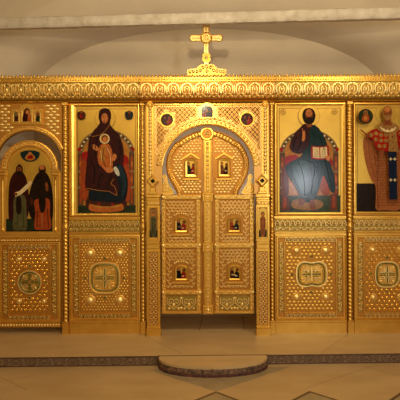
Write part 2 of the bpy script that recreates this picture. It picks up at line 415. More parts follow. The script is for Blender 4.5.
# ---- lower panels
def boss(b, x, y, r, base):
    b.dome(x, y, r, r*.75, base, GOLD, None, 14, 4)
    b.sweep(circ(x, y, r*1.12, 16), [(-.5,base),(0,base+.5),(.5,base)], GOLD, True)
def roundel(cx, cy, rx, ry, style, yb, root, lab=None):
    def outline(k, n=48):
        out = []
        for i in range(n):
            a = 2*pi*i/n
            if style == 'round': m_ = 1
            elif style == 'square': m_ = 1/((abs(cos(a))**3.2+abs(sin(a))**3.2)**(1/3.2))
            else: m_ = (1/((abs(cos(a))**3.2+abs(sin(a))**3.2)**(1/3.2)))*(1-.17*abs(sin(a))**10)
            out.append((cx+rx*k*m_*cos(a), cy+ry*k*m_*sin(a)))
        return out
    b = B(plane(yb)); b.poly(outline(.97), .35, GREEN if style == 'round' else GOLDM)
    b.sweep(outline(1), [(-.9,0),(-.5,1.3),(.5,1.3),(.9,0)], GOLD, True)
    b.sweep(outline(.86), [(-.8,.3),(0,.7),(.8,.3)], GRDK, True)
    b.sweep(outline(.76), [(-.5,.3),(0,1.1),(.5,.3)], GOLD, True)
    w_ = 1.1
    if style == 'square':
        b.box(cx-w_*.6, cy-ry*.62, cx+w_*.6, cy+ry*.62, .4, 1.1, GRDK); b.box(cx-rx*.62, cy-1.9, cx+rx*.62, cy-.9, .4, 1.0, GRDK); b.box(cx-rx*.62, cy+.5, cx+rx*.62, cy+1.4, .4, 1.0, GRDK)
        for f in (1,-1):
            b.box(cx+f*1.1-.4, cy-ry*.66, cx+f*1.1+.4, cy+ry*.66, .3, 1.3, GOLD); b.box(cx-rx*.66, cy+f*2.2-.4, cx+rx*.66, cy+f*2.2+.4, .3, 1.3, GOLD)
    elif style == 'round':
        b.sweep(circ(cx, cy, rx*.42, 20), [(-.5,.3),(0,1.4),(.5,.3)], GOLD, True)
        for i in range(8):
            a = pi*i/4; b.ridge([(cx+rx*.1*cos(a), cy+ry*.1*sin(a)), (cx+rx*.7*cos(a), cy+ry*.7*sin(a))], 1.0, 1.3, .3, GOLD if i % 2 else GRDK)
        b.dome(cx, cy, 1.8, 1.4, .5, RED)
    else:
        b.box(cx-rx*.6, cy-.7, cx+rx*.6, cy+.7, .4, 1.2, GRDK); b.box(cx-.6, cy-ry*.55, cx+.6, cy+ry*.5, .3, 1.4, GOLD)
        for f in (1,-1):
            for g in (1,-1):
                b.dome(cx+f*rx*.35, cy+g*2.6, 1.1, .6, .4, GRDK); b.dome(cx+f*rx*.15, cy+g*2.6, .9, .6, .4, GRDK)
    for f in (1,-1):
        for g in (1,-1):
            fx, fy = cx+f*rx*.14, cy+g*ry*.18
            for sp in (-.42, 0, .42):
                a = math.atan2(g*ry, f*rx)+sp
                b.ridge([(fx, fy), (fx+rx*.3*cos(a), fy+ry*.3*sin(a)), (fx+rx*.58*cos(a), fy+ry*.58*sin(a))], 1.2, 1.3, .3, GOLD)
            b.dome(cx+f*rx*.52, cy+g*ry*.52, 1.5, 1.5, .3, GOLD)
    return obj(b, 'cross_medallion', root, lab)
def lower_panel(x0, x1, y0, y1, yb, root, rc, rr, style, bosses, tex, br, clipx=None):
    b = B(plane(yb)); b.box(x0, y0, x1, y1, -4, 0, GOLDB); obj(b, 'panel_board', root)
    b = B(plane(yb))
    moulding(b, x0+.3, y0+.3, x1-.3, y1-.3, [(0,0),(0,2.4),(1.0,2.6),(1.8,1.4),(3.0,1.4),(3.6,0)], GOLDM)
    moulding(b, x0+10, y0+7.5, x1-10, y1-7.5, [(-.8,0),(-.3,1.2),(.3,1.2),(.8,0)], GOLDM)
    obj(b, 'frame', root)
    b = B(plane(yb))
    b.poly([(x0+11,y0+3.8),(x1-11,y0+3.8),(x1-11,y0+7),(x0+11,y0+7)], .12, GREEN)
    b.poly([(x0+11,y1-7),(x1-11,y1-7),(x1-11,y1-3.6),(x0+11,y1-3.6)], .12, GREEN)
    for a_ in (x0+4.6, x1-8.8): b.poly([(a_,y0+8),(a_+4.2,y0+8),(a_+4.2,y1-8),(a_,y1-8)], .12, GREEN)
    leafline(b, (x0+10, y0+5.4), (x1-10, y0+5.4), 4.4, 4.4, .1, GOLD, 1.5, 1)
    leafline(b, (x1-10, y1-5.3), (x0+10, y1-5.3), 4.2, 4.4, .1, GOLD, 1.5, 1)
    leafline(b, (x0+6.7, y0+8), (x0+6.7, y1-8), 4.4, 5.2, .1, GOLD, 1.3, 0)
    leafline(b, (x1-6.7, y0+8), (x1-6.7, y1-8), 4.4, 5.2, .1, GOLD, 1.3, 0)
    obj(b, 'leaf_border', root)
    b = B(plane(yb)); cx, cy = rc; rx, ry = rr
    def ok(x, y):
        if ((x-cx)/(rx+2.5))**2+((y-cy)/(ry+2.5))**2 < 1.05: return False
        return all(math.hypot(x-p[0], y-p[1]) > br+1.2 for p in bosses)
    k_, sx, sy = tex
    field(b, x0+11, y0+8.5, x1-11, y1-8.5, sx, sy, 0, GOLDM, .6 if x0 < 200 else .8, k_, ok)
    obj(b, 'relief_field', root)
    for p in bosses:
        b = B(plane(yb)); boss(b, p[0], p[1], br, 0); obj(b, 'boss', root)
    for dx, dy in ((0,-ry-4.5),(0,ry+4.5),(-rx-4.5,0),(rx+4.5,0)):
        b = B(plane(yb)); b.dome(cx+dx, cy+dy, 1.3, .9, 0, GRDK, None, 8, 3); b.sweep(circ(cx+dx, cy+dy, 1.6, 10), [(-.4,0),(0,.7),(.4,0)], GOLD, True); obj(b, 'stud', root)
    roundel(cx, cy, rx, ry, style, yb, root)
def plinth(x0, x1, yb, root):
    b = B(plane(yb)); b.box(x0, 322, x1, 333.6, -4, 2.2, GOLDM, .4); b.box(x0, 320.3, x1, 322.3, -4, 3.0, GOLDM, .5); obj(b, 'plinth', root)
def frieze(x0, x1, yb, root, red=False):
    b = B(plane(yb)); b.box(x0, 216.4, x1, 234.5, -4, 0, GOLDM)
    b.box(x0, 218.2, x1, 219.8, 0, 1.5, GOLDM, .5); b.box(x0, 231.6, x1, 233.4, 0, 1.8, GOLDM, .5)
    b.poly([(x0,220),(x1,220),(x1,231.4),(x0,231.4)], .2, GREEN)
    leafline(b, (x0, 223.4), (x1, 223.4), 5.5, 5.0, .2, GOLD, 1.8, 1)
    leafline(b, (x0, 228.8), (x1, 228.8), 3.8, 3.4, .2, GOLD, 1.3, 0)
    obj(b, 'leaf_frieze', root)
for (x0, x1, rc, rr, style, bs, tex, br, lab) in (
    (69.3, 140.2, (104.6,277.5), (15,15.2), 'square', [(89.8,253),(119.4,253),(89.8,300),(119.4,300)], ('dot',3.0,2.6), 4.6, 'carved gold base panel with four large bosses, below the enthroned mother icon'),
    (274.3, 346, (311.2,274.5), (15.2,13.6), 'quatre', [(296.3,251),(325.4,251),(296.3,297.5),(325.6,297.5)], ('brick',4.2,3.4), 3.9, 'carved gold base panel with a lobed green cross medallion, below the seated figure icon'),
    (353.2, 417.2, (386.6,275), (11.8,12.6), 'square', [(372.5,250.5),(401,250.5),(372.8,298),(401,298)], ('scale',5.0,3.8), 3.2, 'carved gold base panel with scale texture, below the robed bishop icon')):
    root = thing('base_panel', (x0+x1)/2, 333.6, 0, lab, 'panel')
    lower_panel(x0, x1, 234.5, 320.5, 0, root, rc, rr, style, bs, tex, br)
    plinth(x0, x1, 0, root); frieze(x0, x1, 0, root)

# ---- big icons
def icon_frame(x0, x1, yt, yb_, ix0, ix1, it, ib, root):
    b = B(plane(0)); b.box(x0, yt, x1, yb_, -3.5, -1.0, GOLDM)
    # four mitred flat bars with a rounded outer edge
    o = [(x0,yt),(x0,yb_),(x1,yb_),(x1,yt)]; i_ = [(ix0,it),(ix0,ib),(ix1,ib),(ix1,it)]
    def ring(t, h): return [b.pt(o[k][0]+(i_[k][0]-o[k][0])*t, o[k][1]+(i_[k][1]-o[k][1])*t, h) for k in range(4)]
    rs = [ring(0,-2), ring(0,1.0), ring(.25,2.2), ring(.5,2.3), ring(.75,1.6), ring(.8,.8), ring(1,.6), ring(1,-1)]
    for r, q in zip(rs, rs[1:]):
        for k in range(4): l = (k+1) % 4; b.face([r[k], r[l], q[l], q[k]], GOLDM)
    obj(b, 'frame', root)
PM = {k: pm(*v) for k, v in dict(maroon=(70,18,16), maroon2=(96,34,24), navy=(16,30,44), navy2=(34,58,70), teal=(26,58,58), teal2=(44,80,78), skin=(206,136,76), skin2=(150,86,42), hair=(44,24,14),
    cream=(236,212,160), white=(214,208,190), orange=(176,84,34), orange2=(196,116,50), red=(170,32,20), throne=(158,132,88), throne2=(112,82,52), grn=(50,62,34), grn2=(72,84,46),
    dkbrown=(44,24,14), brown=(88,44,22), rose=(180,116,66), rose2=(126,66,38), tan=(168,126,70), olive=(112,104,66), blue=(18,36,66), line=(150,100,34), ochre=(196,136,58), black=(20,12,10)).items()}
for k, m_ in PM.items(): m_.name = 'paint_'+{'grn':'moss','grn2':'light_moss'}.get(k, k.replace('2','_light'))
def ell(cx, cy, rx, ry, n=24): return circ(cx, cy, rx, n, ry=ry)
def band(cx, cy, rx, ry, w_, a0, a1, n=24):
    o = circ(cx, cy, rx, n, a0, a1, ry, True); i = circ(cx, cy, rx-w_, n, a0, a1, ry-w_, True); return o+i[::-1]
def strip(pts, w_):
    l, r = [], []
    for i, p in enumerate(pts):
        a = pts[max(0,i-1)]; c = pts[min(len(pts)-1,i+1)]; dx, dy = c[0]-a[0], c[1]-a[1]; L = math.hypot(dx,dy) or 1
        l.append((p[0]-dy/L*w_/2, p[1]+dx/L*w_/2)); r.append((p[0]+dy/L*w_/2, p[1]-dx/L*w_/2))
    return l+r[::-1]
def Q(ox, oy, k, pts): return [(ox+x/k, oy+y/k) for x, y in pts]
def border(x0, y0, x1, y1, w_=.45, c='line'):
    return [(PM[c], [(x0,y0),(x1,y0),(x1,y0+w_),(x0,y0+w_)]), (PM[c], [(x0,y1-w_),(x1,y1-w_),(x1,y1),(x0,y1)]),
            (PM[c], [(x0,y0),(x0+w_,y0),(x0+w_,y1),(x0,y1)]), (PM[c], [(x1-w_,y0),(x1,y0),(x1,y1),(x1-w_,y1)])]
def throne(cx, cy, rx, ry, yb_, w_, back):
    L = [(PM[back], circ(cx, cy, rx-3, 24, 0, pi, ry-3, True)+[(cx-rx+3,yb_),(cx+rx-3,yb_)])]
    L += [(PM['throne'], band(cx, cy, rx, ry, 5.2, 0, pi)), (PM['throne2'], band(cx, cy, rx-1.3, ry-1.3, 2.6, .03, pi-.03))]
    for i in range(15):
        a = .12+(pi-.24)*i/14
        L.append((PM['cream'], ell(cx+(rx-2.6)*cos(a), cy-(ry-2.6)*sin(a), 1.05, 1.0, 8)))
    for f in (-1, 1):
        x = cx+f*(rx-2.6)
        L += [(PM['throne2'], rect(x-2.6, cy, x+2.6, yb_)), (PM['orange'], rect(x-1.0, cy+4, x+.9, yb_-3)), (PM['throne'], rect(x-2.8, cy+18, x+2.8, cy+20)), (PM['throne'], rect(x-2.8, cy+34, x+2.8, cy+36)),
              (PM['orange2'], ell(x, cy+12, 1.3, 3)), (PM['orange2'], ell(x, cy+27, 1.3, 4)), (PM['red'], ell(cx+f*(rx-1.5), cy-3, 1.9, 2.1, 12))]
    return L
# left icon: enthroned mother with child
root = thing('icon', 105, 216, 0, 'large icon of a seated mother in maroon with a child on her lap', 'icon')
icon_frame(69.3, 140.2, 103, 216.2, 76, 137.3, 106.6, 213.6, root)
q = lambda *p: smooth(Q(76, 104, 3.64, p)); qs = lambda *p: Q(76, 104, 3.64, p)
L = border(77.6, 108.4, 135.8, 212.6)
L += throne(106.4, 152, 28.2, 23, 206, 5, 'ochre')
L += [(PM['grn'], rect(78, 205, 135.4, 212.4)), (PM['brown'], rect(86,196,127,207))]
L += [(PM['red'], q((22,180),(45,172),(52,200),(30,215))), (PM['orange'], q((20,215),(40,210),(45,330),(22,340))), (PM['red'], q((160,185),(188,190),(192,220),(170,225))), (PM['orange'], q((175,230),(195,230),(198,340),(180,345)))]
L += [(PM['grn'], q((62,130),(80,150),(75,200),(58,190)))]
L += [(GOLDF, ell(105.6, 118.5, 10.2, 10.2)), (PM['tan'], band(105.6, 118.5, 10.2, 10.2, .22, 0, 2*pi)), (GOLDF, ell(105.6, 118.5, 9.6, 9.6))]
L += [(PM['navy'], q((58,300),(50,345),(90,352),(165,356),(186,330),(188,268),(166,215),(140,230),(130,300)))]
L += [(PM['navy2'], q((150,230),(168,225),(182,275),(178,320),(165,340),(170,290),(158,255)))]
L += [(PM['maroon'], q((107,14),(88,24),(84,48),(88,72),(66,96),(50,128),(44,180),(38,240),(36,305),(70,312),(120,316),(150,332),(158,300),(146,255),(150,215),(168,222),(176,200),(172,150),(158,112),(140,92),(126,72),(130,46),(126,24)))]
L += [(PM['maroon2'], strip(qs((88,70),(70,100),(56,140),(50,200)), .5)), (PM['ochre'], strip(smooth(qs((126,72),(112,92),(92,110),(60,118)),4,False), .45)), (PM['ochre'], strip(qs((40,305),(80,313),(122,317),(150,333)), .5)), (PM['ochre'], strip(smooth(qs((150,330),(142,300),(128,290),(140,270)),3,False), .5)),
      (PM['maroon2'], strip(smooth(qs((60,150),(66,200),(60,250),(66,300)),4,False), .6)), (PM['maroon2'], strip(smooth(qs((90,240),(110,262),(100,290)),4,False), .6)), (PM['maroon2'], strip(smooth(qs((150,110),(162,150),(160,200)),4,False), .6))]
L += [(PM['skin2'], ell(105.3, 118.2, 3.7, 5.5)), (PM['skin'], ell(105.2, 117.8, 3.0, 4.6))]
L += [(PM['hair'], ell(104.1, 116.6, .55, .3, 8)), (PM['hair'], ell(106.7, 116.6, .55, .3, 8)), (PM['skin2'], ell(105.4, 118.3, .35, 1.1, 8)), (PM['maroon2'], ell(105.4, 120.6, .7, .22, 8))]
L += [(PM['orange2'], q((92,148),(120,146),(132,168),(136,205),(132,238),(112,244),(96,228),(84,214),(80,180))), (PM['ochre'], q((96,152),(112,150),(108,200),(94,210),(86,185))), (PM['orange'], strip(qs((120,152),(124,190),(116,230)), .6)), (PM['orange'], strip(qs((100,180),(118,200)), .5)), (PM['skin'], q((110,232),(132,230),(136,246),(114,248)))]
L += [(PM['skin'], q((60,150),(70,146),(84,160),(80,170),(66,164))), (PM['skin'], q((140,180),(150,190),(142,206),(132,200)))]
L += [(PM['cream'], ell(105.2, 138.6, 5.0, 5.0)), (PM['ochre'], ell(105.2, 138.6, 3.9, 3.9)), (PM['brown'], ell(105.2, 138.0, 2.6, 2.9)), (PM['skin'], ell(105.2, 138.8, 2.0, 2.4))]
L += [(PM['white'], q((138,232),(148,228),(160,250),(156,262),(144,250)))]
L += [(PM['orange2'], q((52,362),(80,370),(140,370),(168,362),(172,384),(130,392),(80,392),(50,384))), (PM['ochre'], q((60,364),(110,372),(164,364),(150,376),(80,376))), (PM['red'], ell(99,203.4,1.6,1.0)), (PM['red'], ell(113,203.6,1.6,1.0))]
for x in (82, 129.6):
    L += [(PM['brown'] if x < 100 else PM['teal'], q_ ) for q_ in [smooth([(x-3.6,112),(x+3.4,112),(x+3,118.6),(x-3,118.8)])]]+[(PM['skin2'], ell(x+.3, 112.0, 1.5, 1.7, 12)), (PM['red'] if x < 100 else PM['brown'], ell(x, 116.2, 1.6, 2.0, 12))]
q = lambda *p: smooth(Q(76, 104, 3.64, p)); qs = lambda *p: Q(76, 104, 3.64, p)
for p_, c_, w_ in ((((70,120),(62,160),(58,210),(50,270)),'maroon2',.5), (((84,110),(74,150),(70,190)),'black',.6), (((56,200),(70,240),(64,290)),'black',.7), (((100,250),(86,270),(84,305)),'black',.7), (((130,258),(120,285),(112,310)),'black',.6), (((158,130),(164,170),(156,205)),'black',.6),
    (((60,325),(70,345)),'navy2',.6), (((90,325),(96,348)),'navy2',.6), (((120,330),(124,350)),'navy2',.6), (((176,250),(184,290),(176,325)),'teal2',.7), (((104,160),(100,200),(112,228)),'brown',.5), (((114,156),(126,184),(128,224)),'cream',.5), (((92,170),(96,206)),'cream',.4)):
    L.append((PM[c_], strip(smooth(qs(*p_), 4, False), w_)))
painting('painting', -.004, root, L, (rect(76, 106.6, 137.3, 213.6), GOLDF))
# right icon: seated figure with open book
root = thing('icon', 310, 216, 0, 'large icon of a bearded seated figure in dark blue holding an open book', 'icon')
icon_frame(274.3, 346, 103, 216.2, 278, 342, 106.6, 213.6, root)
q = lambda *p: smooth(Q(276, 104, 3.636, p)); qs = lambda *p: Q(276, 104, 3.636, p)
L = border(279.4, 108.4, 340.6, 212.6)
L += throne(309.2, 153, 29.3, 23.2, 206, 5, 'ochre')
L += [(PM['grn2'], rect(280, 196, 340, 212.4)), (PM['rose2'], qs((20,330),(44,330),(50,388),(18,388))), (PM['rose2'], qs((198,330),(220,330),(222,388),(194,388))), (PM['orange'], qs((26,336),(36,336),(36,380),(26,380))), (PM['orange'], qs((204,336),(214,336),(214,380),(204,380))), (PM['grn'], qs((50,352),(60,352),(60,392),(50,392)))]
L += [(PM['red'], q((32,200),(50,188),(78,190),(80,212),(36,222))), (PM['red'], q((165,205),(200,200),(205,225),(180,228))), (PM['orange'], q((165,230),(195,240),(190,330),(160,310))), (PM['rose2'], q((24,225),(40,225),(46,330),(24,330)))]
L += [(GOLDF, ell(309, 116.5, 10.8, 10.8)), (PM['tan'], band(309, 116.5, 10.8, 10.8, .22, 0, 2*pi)), (GOLDF, ell(309, 116.5, 10.2, 10.2))]
L += [(PM['tan'], q((60,352),(110,345),(165,355),(165,378),(120,388),(60,378)))]
L += [(PM['maroon'], q((104,74),(88,88),(68,108),(56,134),(50,160),(62,176),(84,182),(98,176),(118,150),(134,110),(132,82)))]
L += [(PM['maroon2'], strip(qs((84,100),(74,130),(72,160)), .8)), (PM['maroon2'], strip(qs((100,90),(96,130)), .7))]
L += [(PM['teal'], q((128,80),(146,82),(164,102),(178,128),(188,160),(192,205),(204,240),(214,290),(212,322),(196,316),(182,280),(170,262),(158,300),(144,340),(128,356),(104,356),(84,330),(66,296),(44,262),(34,236),(44,218),(70,204),(92,190),(98,176),(118,150),(122,110)))]
L += [(PM['teal2'], q((60,220),(90,205),(120,215),(110,260),(115,320),(100,335),(80,290),(62,258))), (PM['navy2'], q((130,215),(160,210),(165,240),(140,300),(128,320),(132,260)))]
L += [(PM['navy'], strip(smooth(qs((100,200),(125,240),(122,300),(112,345)),4,False), .8)), (PM['navy'], strip(smooth(qs((160,120),(170,160),(178,220),(196,280)),4,False), .8)), (PM['navy'], strip(smooth(qs((130,95),(140,130),(132,160)),4,False), .7)), (PM['navy'], strip(smooth(qs((60,225),(78,250),(96,300)),4,False), .6)), (PM['navy'], strip(smooth(qs((140,215),(150,250),(140,300)),4,False), .6))]
L += [(PM['skin'], q((96,104),(104,100),(106,124),(100,138),(92,130))), (PM['skin'], strip(qs((97,100),(95,90)), .5))]
L += [(PM['skin2'], q((112,66),(128,66),(130,84),(112,86))), (PM['hair'], q((118,17),(102,24),(96,44),(102,66),(112,74),(130,74),(140,62),(143,40),(134,22))), (PM['skin2'], ell(309.0, 114.6, 3.9, 5.4)), (PM['skin'], ell(308.9, 113.6, 3.0, 3.6)), (PM['hair'], q((110,54),(118,50),(128,50),(134,56),(128,70),(120,74),(113,68)))]
L += [(PM['hair'], ell(307.6, 113.2, .6, .3, 8)), (PM['hair'], ell(310.4, 113.2, .6, .3, 8)), (PM['skin2'], ell(309, 115, .4, 1.2, 8)), (PM['red'], ell(309, 118.0, .9, .3, 8))]
L += [(PM['red'], qs((126,154),(156,157),(190,153),(192,202),(158,205),(127,201))), (PM['cream'], qs((133,158),(156,161),(157,200),(134,197))), (PM['cream'], qs((160,161),(184,158),(186,197),(161,200)))]
for i in range(5): y = 165+i*7; L += [(PM['brown'], qs((137,y),(153,y+1.4),(153,y+3),(137,y+1.6))), (PM['brown'], qs((164,y+1.4),(181,y),(181,y+1.6),(164,y+3)))]
L += [(PM['skin'], q((176,196),(188,190),(196,200),(188,210))), (PM['skin2'], q((122,352),(134,350),(140,372),(142,386),(130,388),(124,372))), (PM['skin2'], q((86,346),(104,350),(96,366),(84,364)))]
for x in (283.2, 334.6): L += [(PM['tan'], band(x, 112.4, 2.6, 2.6, .5, 0, 2*pi)), (PM['orange'], strip([(x-1,112.4),(x+1,112.4)], .6))]
for p_, c_, w_ in ((((120,100),(128,140),(120,180)),'teal2',.6), (((150,100),(166,130),(174,170)),'teal2',.6), (((50,235),(66,275),(84,310)),'teal2',.6), (((80,210),(96,250),(104,300),(104,335)),'black',.7), (((110,205),(140,225),(136,270),(126,330)),'black',.7), (((180,210),(190,250),(202,300)),'teal2',.6), (((76,120),(66,145),(64,168)),'black',.6), (((94,110),(88,150),(76,172)),'black',.6)):
    L.append((PM[c_], strip(smooth(qs(*p_), 4, False), w_)))
painting('painting', -.004, root, L, (rect(278, 106.6, 342, 213.6), GOLDF))
# far right icon: robed bishop
root = thing('icon', 386, 216, 0, 'tall icon of a standing white haired bishop in patterned robes', 'icon')
icon_frame(353.2, 417.5, 103, 216.2, 356, 415.5, 106.6, 212.8, root)
q = lambda *p: smooth(Q(350, 104, 3.64, p)); qs = lambda *p: Q(350, 104, 3.64, p)
L = border(357.4, 108.4, 414.2, 212.2)
L += [(PM['dkbrown'], rect(356.6, 184, 415, 212.4)), (PM['brown'], rect(356.6, 184, 415, 184.6))]
L += [(GOLDF, ell(385.6, 115, 10, 10)), (PM['tan'], band(385.6, 115, 10, 10, .22, 0, 2*pi)), (GOLDF, ell(385.6, 115, 9.4, 9.4))]
L += [(PM['rose'], q((96,100),(70,112),(52,126),(48,150),(52,190),(62,236),(78,280),(92,300),(94,340),(94,386),(130,389),(176,389),(186,360),(184,300),(205,280),(214,220),(216,150),(205,120),(170,98),(130,92)))]
for i in range(14):
    for j in range(22):
        x = 368+i*2.3+(1.15 if j % 2 else 0); y = 150+j*2.8
        if y > 208 or x > 400 or x < 377: continue
        L.append((PM['rose2'], [(x-.6,y),(x,y-.7),(x+.6,y),(x,y+.7)]))
L += [(PM['rose2'], strip(smooth(qs((92,160),(96,230),(92,300),(96,384)),4,False), .7)), (PM['rose2'], strip(smooth(qs((60,140),(66,200),(84,270)),4,False), .5)), (PM['rose2'], strip(smooth(qs((76,130),(84,200),(90,260)),4,False), .5))]
L += [(PM['red'], q((78,98),(60,112),(56,124),(78,136),(86,160),(100,174),(130,178),(160,174),(186,150),(200,124),(190,106),(160,96),(120,92)))]
for cx_, cy_ in ((88,112),(106,118),(124,118),(88,134),(106,138),(124,138),(100,158),(118,158),(70,118),(176,114),(192,124),(180,138)):
    x, y = qs((cx_, cy_))[0]; L += [(PM['ochre'], ell(x, y, 2.1, 2.1, 12)), (PM['maroon'], ell(x, y, 1.3, 1.3, 12)), (PM['cream'], ell(x, y, .6, .6, 8))]
L += [(PM['tan'], q((98,80),(118,72),(140,72),(164,82),(172,96),(160,108),(130,112),(100,104),(92,94))), (PM['tan'], qs((132,104),(160,104),(168,180),(132,180))), (PM['cream'], q((104,88),(128,100),(158,90),(150,104),(128,108),(108,100)))]
for x_, y_ in ((110,90),(122,98),(136,100),(150,94),(146,124),(148,146),(148,166)): x, y = qs((x_,y_))[0]; L.append((PM['rose2'], ell(x, y, .8, .8, 8)))
L += [(PM['blue'], qs((131,178),(160,178),(163,350),(134,350)))]
for y_ in (205, 280):
    for x_ in (139, 154): x, y = qs((x_,y_))[0]; L += [(PM['cream'], strip([(x-1.5,y),(x+1.5,y)], .8)), (PM['cream'], strip([(x,y-1.5),(x,y+1.5)], .8))]
L += [(PM['skin2'], q((56,128),(46,116),(30,100),(34,98),(44,106),(58,116),(64,120))), (PM['skin2'], q((98,176),(114,172),(112,190),(100,196)))]
L += [(PM['skin2'], qs((116,58),(140,58),(144,84),(112,84)))]
L += [(PM['tan'], ell(385, 114.4, 5.0, 6.6)), (PM['skin2'], ell(385, 113.8, 4.1, 5.2)), (PM['skin'], ell(385, 111.6, 3.0, 2.6)), (PM['tan'], q((116,50),(128,46),(140,50),(138,60),(128,67),(118,60)))]
L += [(PM['hair'], ell(383.6, 113.2, .6, .3, 8)), (PM['hair'], ell(386.4, 113.2, .6, .3, 8)), (PM['skin2'], ell(385, 114.6, .35, 1.0, 8)), (PM['brown'], ell(385, 117.2, .8, .25, 8))]
for x in (363.5, 408.2):
    L += [(PM['brown'], ell(x, 118.2, 7.4, 7.4)), (PM['grn'], ell(x, 118.2, 6.7, 6.7)), (PM['orange'], smooth([(x-3.6,122),(x-2.6,117),(x,115.6),(x+2.8,117),(x+3.4,122),(x,124)])), (PM['tan'], ell(x, 114.6, 2.2, 2.4, 14)), (PM['skin2'], ell(x, 114.8, 1.4, 1.7, 12)), (PM['ochre'], smooth([(x-1.4,118),(x+1.4,118),(x+1.2,122),(x-1.2,122)]))]
painting('painting', -.004, root, L, (rect(356, 106.6, 415.5, 212.8), GOLDF))

# ---- arched side door (left)
AXC = 29.5
root = thing('arched_door', AXC, 326.5, .02, 'arched gold side door with two standing robed figures painted on it', 'door')
b = B(plane(.02))
out = [(60.9,326.5),(61,172)]+circ(AXC, 168.5, 29, 30, 0, pi, end=True)+[(-1.4,172),(-1.4,326.5)]
b.prism(out, -3, 0, GOLDM); obj(b, 'door_leaf', root)
b = B(plane(.02))
ap = circ(AXC, 168.5, 25.5, 32, 0, pi, end=True)
b.sweep(ap, [(-3.4,0),(-3.0,1.6),(-2.2,1.8),(-1.8,.6),(1.6,.6),(2.2,1.8),(3.0,1.6),(3.4,0)], GOLDM)
leafarc(b, AXC, 168.5, 25.3, 0, pi, 4.2, 3.6, .6, GOLD, 1.4)
for f in (1,-1):
    x = AXC+f*26.3; b.box(x-4.4, 169, x+4.4, 171.4, 0, 2.6, GOLDM, .4); b.box(x-3.6, 171.4, x+3.6, 175, 0, 2.0, GOLDM, .6); b.box(x-3.4, 175, x+3.4, 231, 0, 1.4, GOLDM, .5)
    b.lathe_post(x, 176, 231, lambda y, a: 1.3, GOLDM, 1.2, 8, 5)
obj(b, 'arch_moulding', root)
q = lambda *p: smooth(Q(0, 140, 4, p)); qs = lambda *p: Q(0, 140, 4, p)
L = [(PM['grn'], rect(5, 218, 54, 230.6)), (PM['black'], rect(5, 229.8, 54, 230.8))]
L += [(GOLDF, ell(19.2, 168.4, 6, 6)), (PM['tan'], band(19.2, 168.4, 6, 6, .18, 0, 2*pi)), (GOLDF, ell(42.6, 167.6, 6, 6)), (PM['tan'], band(42.6, 167.6, 6, 6, .18, 0, 2*pi))]
L += [(PM['maroon'], q((76,118),(56,130),(40,162),(34,220),(34,300),(40,318),(66,312),(100,312),(112,300),(116,240),(110,170),(98,134))), (PM['olive'], q((58,226),(100,222),(106,290),(108,352),(82,358),(52,354),(54,290))), (PM['dkbrown'], q((66,230),(84,228),(86,280),(76,296),(66,284))), (PM['grn2'], strip(qs((70,290),(68,350)), .8)), (PM['grn2'], strip(qs((92,270),(94,350)), .8))]
L += [(PM['dkbrown'], q((78,94),(66,106),(64,124),(70,136),(86,138),(92,124),(90,104))), (PM['skin2'], ell(19.4, 169, 2.5, 3.3)), (PM['hair'], ell(19.4, 171.8, 1.7, 1.8)), (PM['cream'], qs((58,212),(62,206),(78,202),(104,178),(122,160),(130,168),(112,192),(84,216),(62,224)))]
L += [(PM['skin2'], ell(16, 193.5, 1.7, 1.5))]
L += [(PM['dkbrown'], q((170,124),(150,132),(132,164),(118,210),(112,250),(120,300),(140,316),(200,316),(212,300),(212,220),(204,168),(190,134))), (PM['orange'], q((140,238),(196,234),(200,290),(204,350),(170,356),(138,350),(142,290))), (PM['dkbrown'], q((156,200),(180,200),(182,270),(170,290),(158,270))), (PM['brown'], strip(qs((150,280),(148,348)), .8)), (PM['brown'], strip(qs((190,270),(194,348)), .8)), (PM['rose'], strip(qs((168,290),(168,350)), 1.6))]
L += [(PM['brown'], q((170,96),(158,104),(156,120),(162,138),(178,140),(184,122),(182,104))), (PM['skin'], ell(42.3, 167.0, 2.4, 2.9)), (PM['hair'], q((160,120),(170,116),(180,120),(178,142),(170,150),(162,142))), (PM['skin2'], q((182,168),(192,172),(194,200),(184,198)))]
L += [(PM['brown'], q((118,232),(130,226),(134,250),(122,256)))]
L += [(PM['teal'], circ(30.4, 153.0, 9.6, 18, pi, 2*pi, 8.2, True)+[(40,151.8),(36,150.2),(30.4,149.6),(24.8,150.2),(20.8,151.8)]), (PM['ochre'], q((108,58),(122,48),(136,58),(142,72),(122,80),(102,72))), (PM['red'], q((116,58),(130,58),(132,72),(112,72))), (PM['skin'], ell(30.5, 153, 1.6, 1.9, 12))]
for x, y in ((19.2,168.4),(42.6,167.6)):
    L += [(PM['hair'], ell(x-.9, y-.2, .4, .25, 8)), (PM['hair'], ell(x+.9, y-.2, .4, .25, 8))]
arc_board = [(54,231)]+circ(AXC, 171, 22, 24, 0, pi, end=True)+[(5,231)]
painting('painting', .005, root, L, (arc_board, GOLDF), 1.0)
b = B(plane(.02)); b.box(-1.3, 234, 60.5, 237, 0, 2.0, GOLDM, .6); b.box(-1.3, 238, 60.5, 241, 0, 1.6, GOLDM, .6); leafline(b, (-1.5,239.5), (60.5,239.5), 2.4, 2.6, 1.4, GOLD, .7, 2); obj(b, 'rail', root)
b = B(plane(.02)); b.box(-1.3, 321.8, 60.5, 326.3, 0, 2.2, GOLDM, .5); leafline(b, (-1.5,324), (60.5,324), 3, 2.8, 2.0, GOLD, .8, 2); obj(b, 'rail', root)
lower_panel(-1.4, 60.8, 241, 321.8, .0199, root, (AXC,281.5), (11.4,11.4), 'round', [(18.6,258.6),(43.6,258.6),(18.6,300.6),(43.6,300.6)], ('scale',4.6,3.6), 2.2)
